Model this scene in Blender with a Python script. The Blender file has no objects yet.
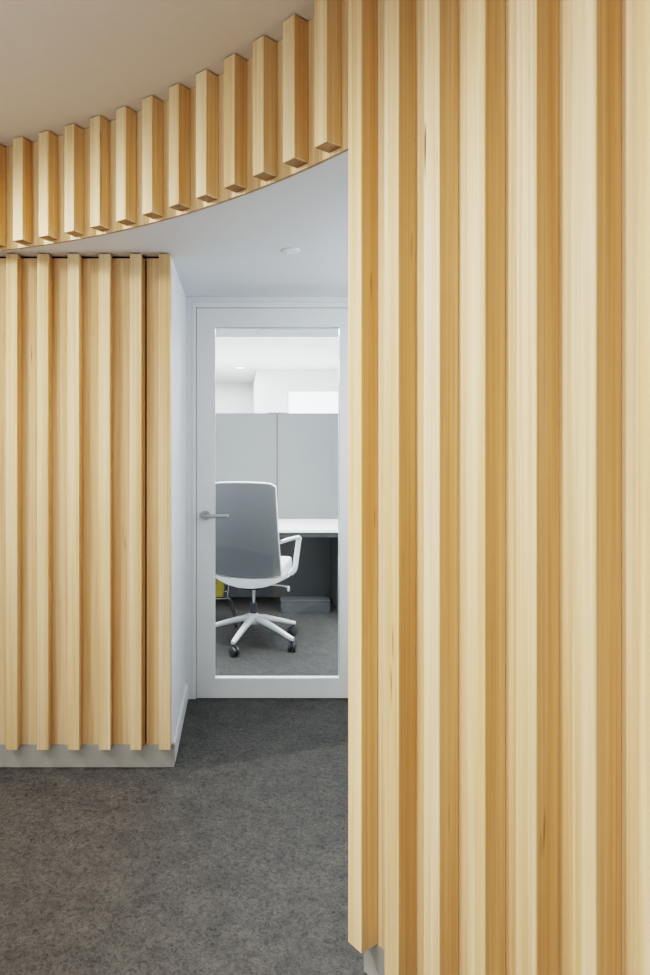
import bpy, bmesh, math, random
from mathutils import Vector, Matrix
random.seed(4)
S = bpy.context.scene
C = S.collection
PI = math.pi

# ------------------------------------------------------------------ plan (metres, camera stands at x=0, y=0)
EYE = 1.43
XC, YC, R = -1.8686, 0.2356, 2.6415        # centre and inner radius of the round room
PITCH, PH, SW, SD = 0.0496, 1.2394, 0.0507, 0.060   # slat pitch (rad), phase, slat width and depth
CEIL, SOF = 2.702, 2.277                    # room ceiling and corridor soffit
SLAT_Z0, HEAD_Z0 = 0.103, 2.2762            # underside of wall slats / of header slats
YL, YLB = 2.866, 2.925                      # flat slat wall: slat fronts, backing face
XS = -0.302                                 # corridor side wall face
YD = 3.711                                  # door wall

def ang(k): return PH - PITCH * k
def pol(r, t): return (XC + r * math.cos(t), YC + r * math.sin(t))

# ------------------------------------------------------------------ materials
def srgb(r, g, b):
    f = lambda c: (c / 255) / 12.92 if c / 255 <= .04045 else ((c / 255 + .055) / 1.055) ** 2.4
    return (f(r), f(g), f(b), 1)

def mat(name):
    m = bpy.data.materials.new(name); m.use_nodes = True
    nt = m.node_tree
    return m, nt, nt.nodes['Principled BSDF']

def N(nt, t, **kw):
    n = nt.nodes.new(t)
    for k, v in kw.items(): setattr(n, k, v)
    return n

def noise(nt, vec, scale, detail=4, rough=.55):
    n = N(nt, 'ShaderNodeTexNoise'); n.inputs['Scale'].default_value = scale
    n.inputs['Detail'].default_value = detail; n.inputs['Roughness'].default_value = rough
    nt.links.new(vec, n.inputs['Vector']); return n

def ramp(nt, fac, stops):
    r = N(nt, 'ShaderNodeValToRGB'); el = r.color_ramp.elements
    while len(el) < len(stops): el.new(.5)
    for e, (p, c) in zip(el, stops): e.position = p; e.color = c
    nt.links.new(fac, r.inputs['Fac']); return r

def mixc(nt, mode, fac, a, b):
    n = N(nt, 'ShaderNodeMix', data_type='RGBA', blend_type=mode)
    if isinstance(fac, float): n.inputs[0].default_value = fac
    else: nt.links.new(fac, n.inputs[0])
    nt.links.new(a, n.inputs[6])
    if isinstance(b, tuple): n.inputs[7].default_value = b
    else: nt.links.new(b, n.inputs[7])
    return n.outputs[2]

def bump(nt, p, h, strength, dist=.002):
    b = N(nt, 'ShaderNodeBump'); b.inputs['Strength'].default_value = strength; b.inputs['Distance'].default_value = dist
    nt.links.new(h, b.inputs['Height']); nt.links.new(b.outputs['Normal'], p.inputs['Normal'])

def wood(name, light, mid, dark):
    m, nt, p = mat(name)
    tc = N(nt, 'ShaderNodeTexCoord'); oi = N(nt, 'ShaderNodeObjectInfo')
    mul = N(nt, 'ShaderNodeVectorMath', operation='MULTIPLY'); mul.inputs[1].default_value = (37, 53, 29)
    cb = N(nt, 'ShaderNodeCombineXYZ')
    for i in range(3): nt.links.new(oi.outputs['Random'], cb.inputs[i])
    nt.links.new(cb.outputs[0], mul.inputs[0])
    add = N(nt, 'ShaderNodeVectorMath', operation='ADD')
    nt.links.new(tc.outputs['Object'], add.inputs[0]); nt.links.new(mul.outputs[0], add.inputs[1])
    def stretched(sx, sz):
        mp = N(nt, 'ShaderNodeMapping'); mp.inputs['Scale'].default_value = (sx, sx, sz)
        nt.links.new(add.outputs[0], mp.inputs['Vector']); return mp.outputs[0]
    broad = noise(nt, stretched(22, .55), 1, 3, .5)
    fine = noise(nt, stretched(170, 1.3), 1, 4, .6)
    base = ramp(nt, broad.outputs['Fac'], [(.30, dark), (.50, mid), (.68, light)])
    fr = ramp(nt, fine.outputs['Fac'], [(.34, (.80, .76, .70, 1)), (.60, (1.03, 1.03, 1.03, 1))])
    col = mixc(nt, 'MULTIPLY', .8, base.outputs['Color'], fr.outputs['Color'])
    # each board its own tone
    tone = ramp(nt, oi.outputs['Random'], [(0, (.90, .87, .83, 1)), (.5, (1, 1, 1, 1)), (1, (1.05, 1.03, 1.0, 1))])
    col = mixc(nt, 'MULTIPLY', 1.0, col, tone.outputs['Color'])
    # sparse brown mineral streaks
    kn = noise(nt, stretched(34, 2.6), 1, 2, .5)
    kr = ramp(nt, kn.outputs['Fac'], [(.715, (0, 0, 0, 1)), (.79, (1, 1, 1, 1))])
    col = mixc(nt, 'MIX', kr.outputs['Color'], col, srgb(120, 84, 44))
    nt.links.new(col, p.inputs['Base Color'])
    p.inputs['Roughness'].default_value = .52
    p.inputs['Specular IOR Level'].default_value = .3
    bump(nt, p, fine.outputs['Fac'], .08, .001)
    return m

def plain(name, col, rough=.6, metal=0., nscale=0., namt=.06, spec=.4, bumpy=0.):
    m, nt, p = mat(name)
    p.inputs['Roughness'].default_value = rough; p.inputs['Metallic'].default_value = metal
    p.inputs['Specular IOR Level'].default_value = spec
    tc = N(nt, 'ShaderNodeTexCoord')
    n = noise(nt, tc.outputs['Object'], nscale or 6., 4)
    lo = tuple(c * (1 - namt) for c in col[:3]) + (1,); hi = tuple(min(1, c * (1 + namt)) for c in col[:3]) + (1,)
    r = ramp(nt, n.outputs['Fac'], [(.3, lo), (.7, hi)])
    nt.links.new(r.outputs['Color'], p.inputs['Base Color'])
    if bumpy: bump(nt, p, n.outputs['Fac'], bumpy)
    return m

M = {}
M['wood'] = wood('pale_poplar', srgb(236, 216, 184), srgb(229, 203, 163), srgb(214, 180, 133))
M['wood_panel'] = wood('pale_poplar_board', srgb(234, 213, 181), srgb(226, 200, 162), srgb(212, 179, 134))
M['dark_ends'] = wood('poplar_dark_ends', srgb(176, 142, 100), srgb(164, 129, 88), srgb(146, 112, 74))
M['plaster'] = plain('white_plaster', srgb(222, 222, 220), .85, nscale=40, namt=.015, spec=.2, bumpy=.03)
M['cool_plaster'] = plain('cool_white_plaster', srgb(216, 219, 222), .85, nscale=40, namt=.012, spec=.2, bumpy=.03)
M['ceiling'] = plain('ceiling_paint', srgb(226, 221, 214), .9, nscale=30, namt=.01, spec=.1)
M['paint'] = plain('satin_white_paint', srgb(222, 224, 225), .38, nscale=20, namt=.01)
M['alu'] = plain('brushed_aluminium', srgb(177, 178, 174), .42, .25, nscale=60, namt=.03)
M['steel'] = plain('satin_steel', srgb(178, 180, 181), .38, .5, nscale=60, namt=.03)
M['chrome'] = plain('chrome', srgb(205, 207, 210), .15, 1., nscale=50, namt=.02)
M['shadow'] = plain('dark_gap', srgb(28, 24, 20), .9, nscale=20)
M['white_plastic'] = plain('white_plastic', srgb(228, 231, 232), .35, nscale=20, namt=.01)
M['dark_plastic'] = plain('dark_plastic', srgb(52, 54, 57), .45, nscale=20)
M['wheel'] = plain('grey_wheel', srgb(70, 73, 76), .4, nscale=20)
M['fabric'] = plain('grey_woven_fabric', srgb(124, 128, 131), .95, nscale=260, namt=.20, spec=.1, bumpy=.3)
M['seat_fabric'] = plain('light_grey_fabric', srgb(196, 197, 195), .95, nscale=260, namt=.10, spec=.1, bumpy=.2)
M['screen'] = plain('grey_felt_screen', srgb(130, 132, 133), .95, nscale=200, namt=.08, spec=.1, bumpy=.2)
M['melamine'] = plain('white_melamine', srgb(236, 235, 228), .4, nscale=20, namt=.01)
M['grey_board'] = plain('grey_board', srgb(112, 115, 118), .6, nscale=30, namt=.03)
M['box_grey'] = plain('dark_grey_coating', srgb(84, 87, 90), .6, nscale=30, namt=.03)
M['yellow'] = plain('yellow_green_card', srgb(150, 138, 54), .6, nscale=14, namt=.2)
M['rubber'] = plain('black_seal', srgb(38, 40, 42), .6, nscale=20)

def floor_mat():
    m, nt, p = mat('charcoal_linoleum')
    tc = N(nt, 'ShaderNodeTexCoord')
    v = tc.outputs['Object']
    a = noise(nt, v, 9, 8, .75); b = noise(nt, v, 62, 6, .78); c = noise(nt, v, 1.2, 3, .5); d = noise(nt, v, 210, 3, .7)
    d.inputs['Distortion'].default_value = .6; b.inputs['Distortion'].default_value = 1.2
    base = ramp(nt, a.outputs['Fac'], [(.34, srgb(69, 69, 69)), (.66, srgb(90, 89, 87))])
    f1 = ramp(nt, b.outputs['Fac'], [(.38, (.42, .42, .43, 1)), (.5, (1, 1, 1, 1)), (.62, (1.36, 1.35, 1.32, 1))])
    f2 = ramp(nt, d.outputs['Fac'], [(.36, (.80, .80, .80, 1)), (.64, (1.16, 1.16, 1.16, 1))])
    f3 = ramp(nt, c.outputs['Fac'], [(.3, (.93, .93, .93, 1)), (.7, (1.06, 1.06, 1.06, 1))])
    col = mixc(nt, 'MULTIPLY', 1., base.outputs['Color'], f1.outputs['Color'])
    col = mixc(nt, 'MULTIPLY', 1., col, f2.outputs['Color'])
    col = mixc(nt, 'MULTIPLY', 1., col, f3.outputs['Color'])
    nt.links.new(col, p.inputs['Base Color'])
    p.inputs['Roughness'].default_value = .55; p.inputs['Specular IOR Level'].default_value = .3
    bump(nt, p, b.outputs['Fac'], .05)
    return m
M['floor'] = floor_mat()

def glass_mat():
    m, nt, p = mat('clear_glass'); nt.nodes.remove(p)
    out = nt.nodes['Material Output']
    t = N(nt, 'ShaderNodeBsdfTransparent'); t.inputs['Color'].default_value = (.95, .965, .965, 1)
    g = N(nt, 'ShaderNodeBsdfGlossy'); g.inputs['Roughness'].default_value = .02
    fr = N(nt, 'ShaderNodeFresnel'); fr.inputs['IOR'].default_value = 1.45
    mx = N(nt, 'ShaderNodeMixShader')
    nt.links.new(fr.outputs[0], mx.inputs[0]); nt.links.new(t.outputs[0], mx.inputs[1]); nt.links.new(g.outputs[0], mx.inputs[2])
    nt.links.new(mx.outputs[0], out.inputs['Surface'])
    return m
M['glass'] = glass_mat()

def glow_mat(name, col, strength):
    m, nt, p = mat(name)
    p.inputs['Base Color'].default_value = col
    p.inputs['Emission Color'].default_value = col; p.inputs['Emission Strength'].default_value = strength
    tc = N(nt, 'ShaderNodeTexCoord'); n = noise(nt, tc.outputs['Object'], 1.5, 2)
    r = ramp(nt, n.outputs['Fac'], [(.3, tuple(c * .96 for c in col[:3]) + (1,)), (.7, col)])
    nt.links.new(r.outputs['Color'], p.inputs['Emission Color'])
    return m
M['lamp'] = glow_mat('lamp_diffuser', (1, .98, .95, 1), 6)
M['daylight'] = glow_mat('frosted_daylight_pane', (.93, .97, 1, 1), 1.3)

# ------------------------------------------------------------------ mesh helpers
def box(bm, x0, x1, y0, y1, z0, z1, mtx=None):
    v = [bm.verts.new((x, y, z)) for z in (z0, z1) for y in (y0, y1) for x in (x0, x1)]
    for q in ((0, 2, 3, 1), (4, 5, 7, 6), (0, 1, 5, 4), (2, 6, 7, 3), (0, 4, 6, 2), (1, 3, 7, 5)):
        bm.faces.new([v[i] for i in q])
    if mtx: bmesh.ops.transform(bm, matrix=mtx, verts=v)
    return v

def lathe(bm, prof, segs=24, mtx=None):
    """closed profile of (radius, z), spun about z"""
    rings = []
    allv = []
    for r, z in prof:
        if r < 1e-6:
            v = bm.verts.new((0, 0, z)); rings.append([v]); allv.append(v)
        else:
            ring = [bm.verts.new((r * math.cos(2 * PI * i / segs), r * math.sin(2 * PI * i / segs), z)) for i in range(segs)]
            rings.append(ring); allv += ring
    for a, b in zip(rings, rings[1:]):
        for i in range(segs):
            j = (i + 1) % segs
            if len(a) == 1 and len(b) == 1: continue
            if len(a) == 1: bm.faces.new((a[0], b[j], b[i]))
            elif len(b) == 1: bm.faces.new((a[i], a[j], b[0]))
            else: bm.faces.new((a[i], a[j], b[j], b[i]))
    if mtx: bmesh.ops.transform(bm, matrix=mtx, verts=allv)
    return allv

def sweep(bm, pts, sec, up=Vector((0, 0, 1)), scales=None):
    """sweep a closed 2-D section (list of (a,b)) along points; capped"""
    pts = [Vector(p) for p in pts]; rings = []
    for i, p in enumerate(pts):
        if i == 0: d = pts[1] - p
        elif i == len(pts) - 1: d = p - pts[i - 1]
        else: d = (pts[i + 1] - p).normalized() + (p - pts[i - 1]).normalized()
        d.normalize()
        s = d.cross(up)
        if s.length < 1e-4: s = d.cross(Vector((1, 0, 0)))
        s.normalize(); u = s.cross(d).normalized()
        k = scales[i] if scales else 1.
        rings.append([bm.verts.new(p + s * a * k + u * b * k) for a, b in sec])
    n = len(sec)
    for A, B in zip(rings, rings[1:]):
        for i in range(n):
            j = (i + 1) % n
            bm.faces.new((A[i], A[j], B[j], B[i]))
    bm.faces.new(rings[0][::-1]); bm.faces.new(rings[-1])

def circ(r, n=12): return [(r * math.cos(2 * PI * i / n), r * math.sin(2 * PI * i / n)) for i in range(n)]
def rrect(w, h, r, n=3):
    o = []
    for cx, cy, a0 in ((w / 2 - r, h / 2 - r, 0), (-w / 2 + r, h / 2 - r, PI / 2), (-w / 2 + r, -h / 2 + r, PI), (w / 2 - r, -h / 2 + r, 3 * PI / 2)):
        for i in range(n + 1):
            a = a0 + PI / 2 * i / n; o.append((cx + r * math.cos(a), cy + r * math.sin(a)))
    return o

def arc_solid(bm, r0, r1, t0, t1, z0, z1, segs):
    """curved board between two radii"""
    ts = [t0 + (t1 - t0) * i / segs for i in range(segs + 1)]
    col = []
    for t in ts:
        q = []
        for r, z in ((r0, z0), (r1, z0), (r1, z1), (r0, z1)):
            x, y = pol(r, t); q.append(bm.verts.new((x, y, z)))
        col.append(q)
    for A, B in zip(col, col[1:]):
        for i in range(4):
            j = (i + 1) % 4; bm.faces.new((A[i], A[j], B[j], B[i]))
    bm.faces.new(col[0][::-1]); bm.faces.new(col[-1])

def prism(bm, poly, z0, z1):
    a = [bm.verts.new((x, y, z0)) for x, y in poly]; b = [bm.verts.new((x, y, z1)) for x, y in poly]
    n = len(poly)
    f = [bm.faces.new(a[::-1]), bm.faces.new(b)]
    for i in range(n): bm.faces.new((a[i], a[(i + 1) % n], b[(i + 1) % n], b[i]))
    bmesh.ops.triangulate(bm, faces=f)

def obj(name, bm, m, parent=None, smooth=False, bev=0., loc=None):
    bmesh.ops.recalc_face_normals(bm, faces=bm.faces[:])
    me = bpy.data.meshes.new(name); bm.to_mesh(me); bm.free()
    me.materials.append(m if not isinstance(m, str) else M[m])
    if smooth:
        for p in me.polygons: p.use_smooth = True
    o = bpy.data.objects.new(name, me); C.objects.link(o)
    if parent: o.parent = parent
    if loc: o.location = loc
    if bev:
        b = o.modifiers.new('bevel', 'BEVEL'); b.width = bev; b.segments = 2; b.limit_method = 'ANGLE'; b.angle_limit = .6
    if smooth:
        try: me.set_sharp_from_angle(angle=math.radians(40))
        except Exception: pass
    return o

def B(name, m, parent, *boxes, bev=0., loc=None):
    bm = bmesh.new()
    for b in boxes: box(bm, *b)
    return obj(name, bm, m, parent, bev=bev, loc=loc)

def struct(o): o['kind'] = 'structure'; return o
def tag(o, label, cat, group=None):
    o['label'] = label; o['category'] = cat
    if group: o['group'] = group
    return o
def empty(name, loc=(0, 0, 0), rz=0.):
    o = bpy.data.objects.new(name, None); C.objects.link(o); o.empty_display_size = .1
    o.location = loc; o.rotation_euler = (0, 0, rz); return o

# ------------------------------------------------------------------ the setting
struct(B('floor', 'floor', None, (-4.9, 2.6, -2.8, 10.2, -.08, 0)))
struct(B('ceiling', 'ceiling', None, (-4.9, 1.6, -2.8, 3.76, CEIL, CEIL + .1)))

T_END = ang(13) + SW / R + .003            # where the full-height wall ends and the header begins
T_LEFT = 1.42
T_RIGHT = ang(31)
# soffit of the corridor, cut along the round room
bm = bmesh.new()
poly = [pol(R + SD + .012, T_LEFT + (T_END - T_LEFT) * i / 60) for i in range(61)]
poly += [(1.3, 1.83), (1.3, YD + .05), (-2.4, YD + .05), (-2.4, 2.99)]
prism(bm, poly, SOF, CEIL - .001)
struct(obj('ceiling_soffit', bm, 'cool_plaster'))

bm = bmesh.new(); arc_solid(bm, R + SD + .02, R + .20, T_END - .002, T_RIGHT, 0, CEIL - .001, 48)
struct(obj('wall_right', bm, 'plaster'))
bm = bmesh.new(); arc_solid(bm, R + SD, R + .20, T_LEFT, 2 * PI + T_RIGHT, 0, CEIL - .001, 96)
struct(obj('wall_rear', bm, 'plaster', smooth=False))
struct(B('wall_left', 'cool_plaster', None, (-2.4, XS, YLB + .019, YD + .05, 0, SOF - .0005)))
struct(B('wall_corridor', 'cool_plaster', None, (1.30, 1.36, 1.7, YD + .05, 0, SOF - .0005)))
# door wall, with the opening for the flush frame
FX0, FX1, FZ = -.266, .698, 2.243
struct(B('wall_back', 'cool_plaster', None, (XS + .0005, FX0, YD, YD + .12, 0, SOF - .001), (FX1, 1.2995, YD, YD + .12, 0, SOF - .001),
         (FX0, FX1, YD, YD + .12, FZ, SOF - .001)))
# skirtings
struct(B('baseboard_corridor', 'paint', None, (XS + .0003, XS + .014, YLB + .004, YD - .001, .0005, .088), bev=.002))
struct(B('baseboard_left', 'alu', None, (-1.45, XS + .014, YLB - .003, YLB + .0185, .0005, SLAT_Z0 - .0005), bev=.001))
bm = bmesh.new(); arc_solid(bm, R + SD - .002, R + SD + .0195, T_END - .004, T_RIGHT, .0005, SLAT_Z0 - .0005, 48)
struct(obj('baseboard_right', bm, 'alu'))

# ------------------------------------------------------------------ the slats
def slat_mesh(name, w, d, h):
    bm = bmesh.new(); box(bm, 0, w, 0, d, 0, h)
    bmesh.ops.bevel(bm, geom=bm.edges[:], offset=.0014, segments=1, affect='EDGES')
    bmesh.ops.recalc_face_normals(bm, faces=bm.faces[:])
    me = bpy.data.meshes.new(name); bm.to_mesh(me); bm.free(); me.materials.append(M['wood']); me.materials.append(M['dark_ends'])
    for p in me.polygons:
        if abs(p.normal.z) > .9: p.material_index = 1
    return me

def add_slat(me, loc, rz, parent):
    o = bpy.data.objects.new('slat', me); C.objects.link(o); o.parent = parent
    o.location = loc; o.rotation_euler = (0, 0, rz); return o

# local x runs along the wall, local y into the wall; rotate so that y points outward along the radius
def ring_slat(me, k, z0, parent):
    t = ang(k); x, y = pol(R, t)
    ux, uy = -math.sin(t), math.cos(t)          # tangent toward the far/left edge
    return add_slat(me, (x + ux * SW, y + uy * SW, z0), t - PI / 2, parent)

wall = empty('slat_wall')
tag(wall, 'tall curved wall of pale wooden slats filling the right half, floor to ceiling', 'wall cladding')
bm = bmesh.new(); arc_solid(bm, R + SD, R + SD + .0185, T_END, T_RIGHT, SLAT_Z0, CEIL - .002, 48)
obj('backing_panel', bm, 'wood_panel', wall)
tall = slat_mesh('slat', SW, SD - .0004, CEIL - .004 - SLAT_Z0)
for k in range(13, 31): ring_slat(tall, k, SLAT_Z0, wall)

head = empty('slat_header')
tag(head, 'curved overhead fascia of short wooden slats between the ceiling and the white soffit', 'fascia')
bm = bmesh.new(); arc_solid(bm, R + SD, R + SD + .0115, T_LEFT, T_END + .0015, HEAD_Z0 - .011, CEIL - .002, 60)
hb = obj('backing_panel', bm, 'wood_panel', head)
hb.data.materials.append(M['dark_ends'])
for p in hb.data.polygons:
    if abs(p.normal.z) > .9: p.material_index = 1
short = slat_mesh('slat', SW, SD - .0004, CEIL - .004 - HEAD_Z0)
for k in range(-3, 13): ring_slat(short, k, HEAD_Z0, head)

# flat slat wall on the left, parted by a dark joint
SLH = 2.270 - SLAT_Z0
flat = slat_mesh('slat', .0495, YLB - YL - .0004, SLH)
flat_low = slat_mesh('slat', .0495, YLB - YL - .0004, SLH - .008)
def px(x): return (x - 239.14) * YL / 656.6
XJ0, XJ1 = (145.0 - 239.14) * YLB / 656.6 , (146.6 - 239.14) * YLB / 656.6
lp = empty('slat_cladding', (0, 0, 0))
tag(lp, 'wide flat wooden slat panel on the left wall, left of the dark upright joint', 'wall panel')
B('backing_panel', 'wood_panel', lp, (-1.45, XJ0, YLB, YLB + .0185, SLAT_Z0, 2.2665))
for xr in (141.2, 110, 79, 48.3, 17.2, -13.9, -45, -76): add_slat(flat if xr > -20 else flat_low, (px(xr) - .0495, YL, SLAT_Z0), 0, lp)
np_ = empty('slat_cladding', (0, 0, 0))
tag(np_, 'narrow wooden panel strip with one slat, between the dark joint and the white corner', 'wall panel')
B('backing_panel', 'wood_panel', np_, (XJ1, XS, YLB, YLB + .0185, SLAT_Z0, 2.2665))
add_slat(flat, (px(170.2) - .0495, YL, SLAT_Z0), 0, np_)
struct(B('gap_shade_1', 'shadow', None, (XJ0 - .01, XJ1 + .01, YLB + .0187, YLB + .0189, SLAT_Z0, 2.26), (-1.45, XS - .001, YLB + .010, YLB + .0189, 2.267, SOF - .001)))  # near-black strips painting shade into the upright joint and top gap

# ------------------------------------------------------------------ door
door = struct(empty('door_1', (0, YD, 0)))
DX0, DX1, DZ1 = -.240, .672, 2.210
G = (-.1357, .568, .113, 2.103)
TH = .055
B('door_frame', 'paint', door, (FX0 + .0005, DX0 - .003, -.002, .10, 0.0005, FZ - .0005), (DX1 + .003, FX1 - .0005, -.002, .10, 0.0005, FZ - .0005),
  (DX0 - .003, DX1 + .003, -.002, .10, DZ1 + .003, FZ - .0005), bev=.0015)
B('door_seal', 'rubber', door, (DX0 - .0029, DX0 - .0005, .022, .05, .003, DZ1), (DX1 + .0005, DX1 + .0029, .022, .05, .003, DZ1), (DX0, DX1, .022, .05, DZ1 + .0005, DZ1 + .0029))
leaf = B('door_leaf', 'paint', door, (DX0, G[0], 0, TH, .006, DZ1), (G[1], DX1, 0, TH, .006, DZ1),
  (G[0], G[1], 0, TH, .006, G[2]), (G[0], G[1], 0, TH, G[3], DZ1))
B('glass_pane', 'glass', door, (G[0] + .0003, G[1] - .0003, TH - .048, TH - .042, G[2] + .0003, G[3] - .0003))
hd = bmesh.new()
rot = Matrix.Translation((-.189, 0, 1.040)) @ Matrix.Rotation(PI / 2, 4, 'X')
lathe(hd, [(0, .0), (.026, .0), (.026, .006), (.0245, .009), (0, .009)], 32, rot)
handle = obj('door_handle', hd, 'steel', door, smooth=True)
hd = bmesh.new()
pts = [(-.189, -.009, 1.040), (-.189, -.040, 1.040), (-.187, -.050, 1.040), (-.181, -.056, 1.040), (-.170, -.058, 1.040), (-.110, -.058, 1.0405), (-.068, -.057, 1.041), (-.062, -.053, 1.041)]
sweep(hd, pts, circ(.0098, 14))
obj('lever', hd, 'steel', handle, smooth=True)

# ------------------------------------------------------------------ ceiling sensor
sx, sy = .222, 2.84
sen = empty('ceiling_sensor', (sx, sy, SOF))
tag(sen, 'small round flat sensor fixed to the white corridor soffit', 'sensor')
bm = bmesh.new(); lathe(bm, [(0, -.0002), (.041, -.0002), (.041, -.003), (.038, -.006), (.030, -.007), (0, -.007)], 32); obj('housing', bm, 'white_plastic', sen, smooth=True)
bm = bmesh.new(); lathe(bm, [(0, -.0072), (.013, -.0072), (.011, -.009), (0, -.010)], 20, Matrix.Translation((-.014, 0, 0))); obj('lens', bm, 'white_plastic', sen, smooth=True)

# ------------------------------------------------------------------ office shell beyond the door
OY0, OY1, OXL, OXR, OCZ = YD + .12, 9.6, -2.4, 1.75, 2.63
struct(B('wall_office_left', 'cool_plaster', None, (OXL - .06, OXL, YD + .051, OY1, 0, OCZ)))
struct(B('wall_office_right', 'cool_plaster', None, (OXR, OXR + .06, YD + .051, OY1, 0, OCZ)))
struct(B('wall_office_front', 'cool_plaster', None, (OXL, XS, YD + .052, YD + .12, 0, SOF), (1.30, OXR, YD + .052, YD + .12, 0, SOF)))
WX0, WX1, WZ0, WZ1, YW = .575, 1.45, 1.0, 2.105, 7.88
struct(B('wall_office_back', 'plaster', None, (OXL, .205, OY1, OY1 + .1, 0, 2.354)))
struct(B('wall_office_block', 'plaster', None, (.205, WX0, YW, OY1 + .1, 0, 2.3535), (WX1, OXR - .001, YW, OY1 + .1, 0, 2.3535), (WX0, WX1, YW, OY1 + .1, 0, WZ0), (WX0, WX1, YW, OY1 + .1, WZ1, 2.3535), (WX0, WX1, YW + .12, OY1 + .1, WZ0, WZ1)))
w = struct(empty('window_1', (0, YW, 0)))
B('window_frame', 'paint', w, (WX0 + .001, WX0 + .02, .01, .07, WZ0 + .001, WZ1 - .001), (WX1 - .02, WX1 - .001, .01, .07, WZ0 + .001, WZ1 - .001), (WX0 + .02, WX1 - .02, .01, .07, WZ1 - .02, WZ1 - .001), (WX0 + .02, WX1 - .02, .01, .07, WZ0 + .001, WZ0 + .02))
B('pane', 'daylight', w, (WX0 + .021, WX1 - .021, .04, .046, WZ0 + .021, WZ1 - .021))
struct(B('ceiling_office', 'plaster', None, (OXL, OXR, 6.07, OY1 + .1, 2.354, OCZ + .08), (OXL, OXR, 5.1, 6.07, OCZ, OCZ + .08), (OXL, OXR, 5.02, 5.1, SOF + .0005, OCZ + .08)))
struct(B('ceiling_office_low', 'cool_plaster', None, (OXL, OXR, YD + .121, 5.019, SOF + .0005, SOF + .06)))
dl = empty('downlight', (.012, 7.68, 2.354)); tag(dl, 'tiny round white downlight in the office ceiling beyond the grey screens', 'light')
bm = bmesh.new(); lathe(bm, [(.052, -.0003), (.075, -.0003), (.075, -.006), (.060, -.010), (.052, -.008), (.052, -.0003)], 28); obj('trim_ring', bm, 'white_plastic', dl, smooth=True)
bm = bmesh.new(); lathe(bm, [(0, -.0003), (.051, -.0003), (.051, -.005), (0, -.007)], 28); obj('diffuser', bm, 'lamp', dl, smooth=True)

# ------------------------------------------------------------------ desk screens and desk
YP = 6.2
PZ = 1.742
XJ = .359
p1 = empty('desk_screen', (-.4, YP, 0)); tag(p1, 'grey felt desk screen panel left of the joint, behind the chair', 'screen panel')
B('panel', 'screen', p1, (-.70, XJ + .4 - .004, 0, .035, .0, PZ), bev=.004)
B('top_clip', 'steel', p1, (XJ + .4 - .09, XJ + .4 + .09, -.004, .039, PZ + .0005, PZ + .010), bev=.002)
B('dark_joint_strip', 'box_grey', p1, (XJ + .4 - .0038, XJ + .4 + .0035, .004, .03, .001, PZ - .001))  # added dark strip closing the joint so no light shows through
p2 = empty('desk_screen', (.68, YP, 0)); tag(p2, 'grey felt desk screen panel right of the joint, above the bare desk end', 'screen panel')
B('panel', 'screen', p2, (XJ - .68 + .004, .55, 0, .035, .0, PZ), bev=.004)
dk = empty('desk', (.0, 5.4, 0)); tag(dk, 'white topped office desk standing against the grey screens', 'desk')
B('desktop', 'melamine', dk, (-1.0, 1.05, 0, YP - 5.4 - .002, .718, .743), bev=.002)
B('desk_rail', 'grey_board', dk, (-.96, .86, .04, .075, .675, .7175))
B('side_panel', 'alu', dk, (.862, .89, .02, YP - 5.4 - .004, 0.0005, .7175), bev=.001)
B('side_panel', 'alu', dk, (-.99, -.962, .02, YP - 5.4 - .004, 0.0005, .7175), bev=.001)
B('modesty_panel', 'grey_board', dk, (-.961, .861, YP - 5.4 - .06, YP - 5.4 - .042, .02, .7175))
cb = empty('cable_box', (.57, 5.66, 0)); tag(cb, 'low grey floor box under the right end of the desk', 'box')
B('body', 'box_grey', cb, (-.21, .21, -.04, .12, .0005, .10), bev=.004)
B('lid', 'box_grey', cb, (-.212, .212, -.042, .122, .1005, .108), bev=.002)

# ------------------------------------------------------------------ swivel chair
CH = (.106, 4.80, 0); YAW = math.radians(-12)
ch = empty('office_chair', CH, YAW)
tag(ch, 'grey high backed swivel office chair on a white five star base, behind the glass door', 'chair')
# backrest: curved slab, slightly tapered, leaning back
def back_surface(bm, inset, thick, z0, z1, off):
    nu, nv = 14, 14; fr = []; bk = []
    for j in range(nv + 1):
        v = j / nv; z = z0 + (z1 - z0) * v
        tw = (z - .47) / .71
        half = .252 - .022 * tw - inset
        # rounded upper corners
        ycen = -.205 - .15 * tw - .03 * math.sin(PI * min(1, max(0, tw))) + off
        for i in range(nu + 1):
            u = -1 + 2 * i / nu
            x = half * u - .018
            zz = z - (  .022 * abs(u) ** 14 if j == nv else 0) + (.012 * (1 - u * u) if j == nv else 0) + (-.016 * (1 - u * u) if j == 0 else 0)
            y = ycen + .055 * u * u
            fr.append(bm.verts.new((x, y, zz))); bk.append(bm.verts.new((x, y + thick, zz)))
    W = nu + 1
    for j in range(nv):
        for i in range(nu):
            a = j * W + i
            bm.faces.new((fr[a], fr[a + 1], fr[a + W + 1], fr[a + W])); bm.faces.new((bk[a], bk[a + W], bk[a + W + 1], bk[a + 1]))
    for i in range(nu):
        bm.faces.new((fr[i], bk[i], bk[i + 1], fr[i + 1])); a = nv * W + i; bm.faces.new((fr[a], fr[a + 1], bk[a + 1], bk[a]))
    for j in range(nv):
        a = j * W; bm.faces.new((fr[a], fr[a + W], bk[a + W], bk[a])); a = j * W + nu; bm.faces.new((fr[a], bk[a], bk[a + W], fr[a + W]))
bm = bmesh.new(); back_surface(bm, .006, .03, .522, 1.172, 0); bk = obj('backrest', bm, 'fabric', ch, smooth=True, bev=.006)
bm = bmesh.new(); back_surface(bm, .001, .014, .516, 1.177, .012); obj('backrest_rim', bm, 'white_plastic', bk, smooth=True, bev=.004)
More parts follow.
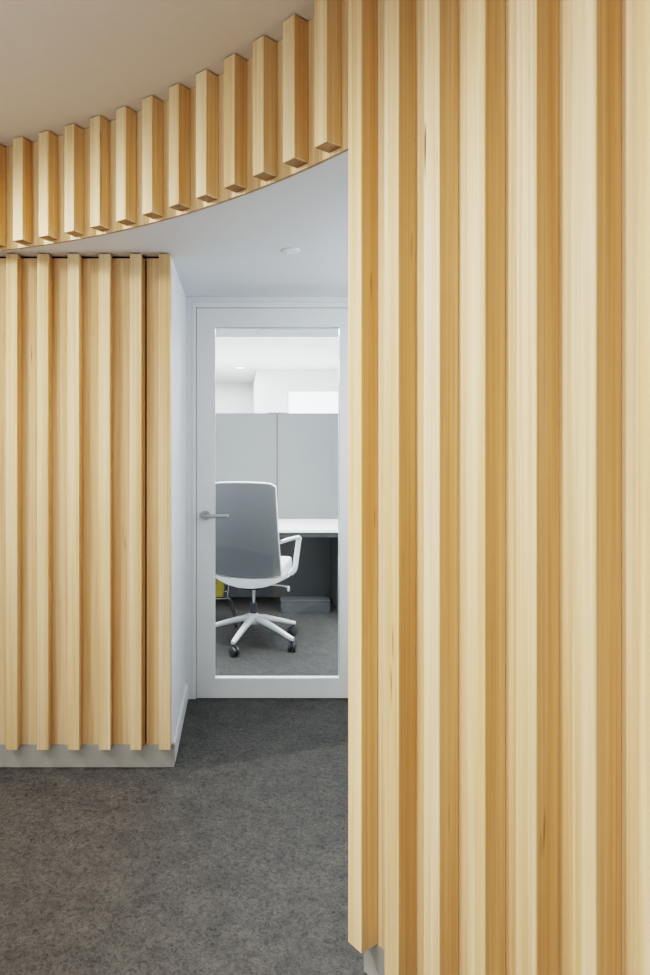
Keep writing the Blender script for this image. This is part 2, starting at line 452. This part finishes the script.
# seat cushion and white shell below it
bm = bmesh.new(); box(bm, -.245, .245, -.17, .30, .492, .588)
bmesh.ops.bevel(bm, geom=bm.edges[:], offset=.03, segments=3, affect='EDGES', profile=.6)
obj('seat', bm, 'seat_fabric', ch, smooth=True)
bm = bmesh.new()
shell = []
nu, nv = 16, 8
for j in range(nv + 1):
    y = -.235 + .50 * j / nv
    for i in range(nu + 1):
        u = -1 + 2 * i / nu
        hw = .275
        z = .424 + .080 * abs(u) ** 2.2 + (.015 * (1 - j / 2) if j < 2 else 0)
        yy = y + (.05 * u * u if j == 0 else .03 * u * u * (1 - j / nv))
        shell.append((hw * u, yy, z))
W = nu + 1
lo = [bm.verts.new(p) for p in shell]; hi = [bm.verts.new((x, y, max(z + .02, .505) if abs(x) < .262 else z + .03)) for x, y, z in shell]
for j in range(nv):
    for i in range(nu):
        a = j * W + i
        bm.faces.new((lo[a], lo[a + W], lo[a + W + 1], lo[a + 1])); bm.faces.new((hi[a], hi[a + 1], hi[a + W + 1], hi[a + W]))
for i in range(nu):
    bm.faces.new((lo[i], lo[i + 1], hi[i + 1], hi[i])); a = nv * W + i; bm.faces.new((lo[a], hi[a], hi[a + 1], lo[a + 1]))
for j in range(nv):
    a = j * W; bm.faces.new((lo[a], hi[a], hi[a + W], lo[a + W])); a = j * W + nu; bm.faces.new((lo[a], lo[a + W], hi[a + W], hi[a]))
obj('seat_shell', bm, 'white_plastic', ch, smooth=True)
for s in (-1, 1):
    bm = bmesh.new()
    pts = [(s * .255, .10, .492), (s * .284, .103, .520), (s * .292, .103, .54), (s * .318, .095, .735), (s * .321, .093, .752), (s * .314, .070, .764), (s * .262, -.13, .770), (s * .232, -.22, .768)]
    sweep(bm, pts, rrect(.040, .022, .008), up=Vector((0, 1, .2)), scales=[1.2, 1.1, 1, .95, .95, .9, .8, .75])
    obj('armrest', bm, 'white_plastic', ch, smooth=True)
bm = bmesh.new(); box(bm, -.08, .075, -.13, .10, .405, .442); bmesh.ops.bevel(bm, geom=bm.edges[:], offset=.012, segments=2, affect='EDGES')
mech = obj('tilt_mechanism', bm, 'dark_plastic', ch, smooth=True)
bm = bmesh.new(); sweep(bm, [(.07, .0, .425), (.20, .0, .42), (.255, .0, .412)], circ(.005, 8)); lathe(bm, [(0, -.03), (.009, -.03), (.010, .0), (0, .01)], 12, Matrix.Translation((.255, 0, .412)))
obj('tilt_lever', bm, 'white_plastic', mech, smooth=True)
bm = bmesh.new(); lathe(bm, [(0, .25), (.015, .25), (.015, .406), (0, .406)], 24); obj('gas_lift', bm, 'chrome', ch, smooth=True)
bm = bmesh.new(); lathe(bm, [(0, .19), (.026, .19), (.026, .278), (.022, .286), (0, .286)], 24); obj('lift_sleeve', bm, 'wheel', ch, smooth=True)
bm = bmesh.new(); lathe(bm, [(0, .135), (.036, .135), (.044, .150), (.040, .20), (.030, .212), (0, .212)], 24); hub = obj('base_hub', bm, 'white_plastic', ch, smooth=True)
for q in range(5):
    a = math.radians(-42.5 + 72 * q) - YAW
    dx, dy = math.cos(a), math.sin(a)
    bm = bmesh.new()
    L = .352
    sweep(bm, [(dx * .02, dy * .02, .178), (dx * .10, dy * .10, .166), (dx * L * .7, dy * L * .7, .125), (dx * (L - .02), dy * (L - .02), .098), (dx * (L + .012), dy * (L + .012), .090)], rrect(.044, .040, .012), scales=[1.05, 1, .82, .7, .62])
    leg = obj('leg', bm, 'white_plastic', ch, smooth=True)
    bm = bmesh.new()
    lathe(bm, [(0, .055), (.007, .055), (.007, .082), (0, .082)], 10, Matrix.Translation((dx * L, dy * L, 0)))
    ca = a + .5 + q * 1.3                      # swivelled casters
    cx, cy = dx * L - .012 * math.sin(ca), dy * L + .012 * math.cos(ca)
    for s in (-1, 1):
        mt = Matrix.Translation((cx + s * .016 * math.cos(ca), cy + s * .016 * math.sin(ca), .034)) @ Matrix.Rotation(ca, 4, 'Z') @ Matrix.Rotation(PI / 2, 4, 'Y')
        lathe(bm, [(0, -.011), (.026, -.011), (.0335, -.007), (.0335, .007), (.026, .011), (0, .011)], 24, mt)
    mt = Matrix.Translation((cx, cy, .034)) @ Matrix.Rotation(ca, 4, 'Z') @ Matrix.Rotation(PI / 2, 4, 'Y')
    lathe(bm, [(0, -.005), (.022, -.005), (.022, .005), (0, .005)], 16, mt)
    obj('caster', bm, 'wheel', leg, smooth=True)

# ------------------------------------------------------------------ wire trolley with a yellow box, mostly behind the door stile
tr = empty('wire_trolley', (-.27, 5.27, 0)); tag(tr, 'chrome wire trolley on small casters, half hidden behind the door stile', 'trolley')
bm = bmesh.new()
for z, g in ((.235, .0), (.40, .012)):
    x0, x1, y0, y1 = -.19 - g, .19 + g, -.13, .13
    P = [(x0, y0, z), (x1, y0, z), (x1, y1, z), (x0, y1, z), (x0, y0, z)]
    for A_, B_ in zip(P, P[1:]): sweep(bm, [A_, B_], circ(.006, 8))
for i in range(9):
    x = -.16 + .04 * i
    sweep(bm, [(x, -.13, .235), (x, .13, .235)], circ(.003, 6))
for sx_ in (-1, 1):
    for y in (-.13, -.045, .045, .13): sweep(bm, [(sx_ * .175, y, .238), (sx_ * .20, y, .40)], circ(.004, 6))
obj('basket', bm, 'chrome', tr, smooth=True)
for sx_ in (-1, 1):
    for sy_ in (-1, 1):
        bm = bmesh.new(); sweep(bm, [(sx_ * .18, sy_ * .12, .235), (sx_ * .245, sy_ * .09, .052)], circ(.006, 8)); lg = obj('leg', bm, 'dark_plastic', tr, smooth=True)
        bm = bmesh.new(); lathe(bm, [(0, -.010), (.02, -.010), (.024, -.006), (.024, .006), (.02, .010), (0, .010)], 18, Matrix.Translation((sx_ * .245, sy_ * .09, .0245)) @ Matrix.Rotation(PI / 2, 4, 'Y'))
        obj('caster', bm, 'wheel', lg, smooth=True)
yb = empty('storage_box', (-.27, 5.27, .242)); tag(yb, 'yellow green box sitting in the chrome wire trolley', 'box')
B('body', 'yellow', yb, (-.16, .147, -.115, .115, 0, .15), bev=.006)
B('lid', 'yellow', yb, (-.164, .151, -.119, .119, .1505, .172), bev=.004)

# ------------------------------------------------------------------ light
def look(o, target): o.rotation_euler = (Vector(target) - o.location).to_track_quat('-Z', 'Y').to_euler()
def spot(loc, tgt, power, size, col=(1, .87, .70), blend=.5, rad=.04):
    l = bpy.data.lights.new('ceiling_or_fill_spot', 'SPOT'); l.energy = power; l.spot_size = math.radians(size); l.spot_blend = blend; l.color = col; l.shadow_soft_size = rad
    o = bpy.data.objects.new('ceiling_or_fill_spot', l); C.objects.link(o); o.location = loc; look(o, tgt)
def area(loc, tgt, power, sx, sy, col=(1, 1, 1)):
    l = bpy.data.lights.new('area_or_fill', 'AREA'); l.shape = 'RECTANGLE'; l.size = sx; l.size_y = sy; l.energy = power; l.color = col
    o = bpy.data.objects.new('area_or_fill', l); C.objects.link(o); o.location = loc; look(o, tgt)
WARM = (1, .97, .92)
def down(x, y, power, size=150): spot((x, y, 2.66), (x, y, 0), power, size, WARM, .8, .06)
spot((-2.25, 2.15, 2.64), (-.50, 2.25, 1.40), 225, 80, WARM, 1., .05)
spot((-1.75, 1.35, 2.66), (-.75, 2.75, 1.30), 40, 80, WARM, 1., .05)
spot((-.75, .70, 2.66), (-.75, 2.9, .8), 34, 50, WARM, 1., .08)
spot((-1.30, .75, 2.66), (.60, 1.15, 1.15), 118, 80, WARM, 1., .06)
down(-1.25, .75, 14, 140)
down(-.75, -.45, 16, 140)
down(-2.6, .4, 50)
spot((-.95, -1.35, 1.7), (.1, 2.3, .6), 50, 62, (1, .97, .93), 1., .35)  # added low fill from behind the camera for the slat sides, no ceiling fitting
area((-1.9, -.3, 2.66), (-1.9, -.3, 0), 11, 2.4, 2.2, (1, .98, .95))  # added ambient fill for the round room, out of view
area((-2.3, -.7, 1.0), (-1.5, .5, 2.7), 34, 1.6, 1.6, (1, .98, .96))  # added uplight without a fixture, brightens the room ceiling
area((1.22, 2.9, 1.5), (-.3, 2.95, 1.3), 16, 1.2, 1.4, (.90, .96, 1))
area((.3, 4.5, 2.26), (.3, 4.5, 0), 88, 2.4, .8, (.96, .98, 1))
area((-.3, 5.58, 2.61), (-.3, 5.58, 0), 26, 3.6, .7, (.98, .99, 1))
area((-.3, 6.9, .9), (-.3, 6.9, 3), 75, 3.4, 1.0, (.98, .99, 1))  # added uplight hidden behind the screens, lifts the office ceiling
area((-.6, 8.0, 2.33), (-.6, 8.0, 0), 55, 1.4, 2.4, (.98, .99, 1))
wd = bpy.data.worlds.new('world'); S.world = wd; wd.use_nodes = True
wd.node_tree.nodes['Background'].inputs['Color'].default_value = (.9, .95, 1, 1); wd.node_tree.nodes['Background'].inputs['Strength'].default_value = .3

# ------------------------------------------------------------------ camera (level, shifted lens)
cd = bpy.data.cameras.new('camera'); cam = bpy.data.objects.new('camera', cd); C.objects.link(cam)
cam.location = (0, 0, EYE); cam.rotation_euler = (PI / 2, 0, 0)
F = 656.6
cd.sensor_fit = 'VERTICAL'; cd.sensor_height = 36; cd.sensor_width = 24; cd.lens = F / 975 * 36
cd.shift_x = (325 - 239.14) / 975; cd.shift_y = (446.15 - 487.5) / 975
cd.clip_start = .02
S.camera = cam
S.view_settings.view_transform = 'Filmic'
S.view_settings.look = 'High Contrast'
S.view_settings.exposure = 0.1
S.cycles.use_denoising = True
S.cycles.max_bounces = 10; S.cycles.diffuse_bounces = 6; S.cycles.transparent_max_bounces = 12
S.cycles.sample_clamp_indirect = 6
S.cycles.caustics_reflective = False
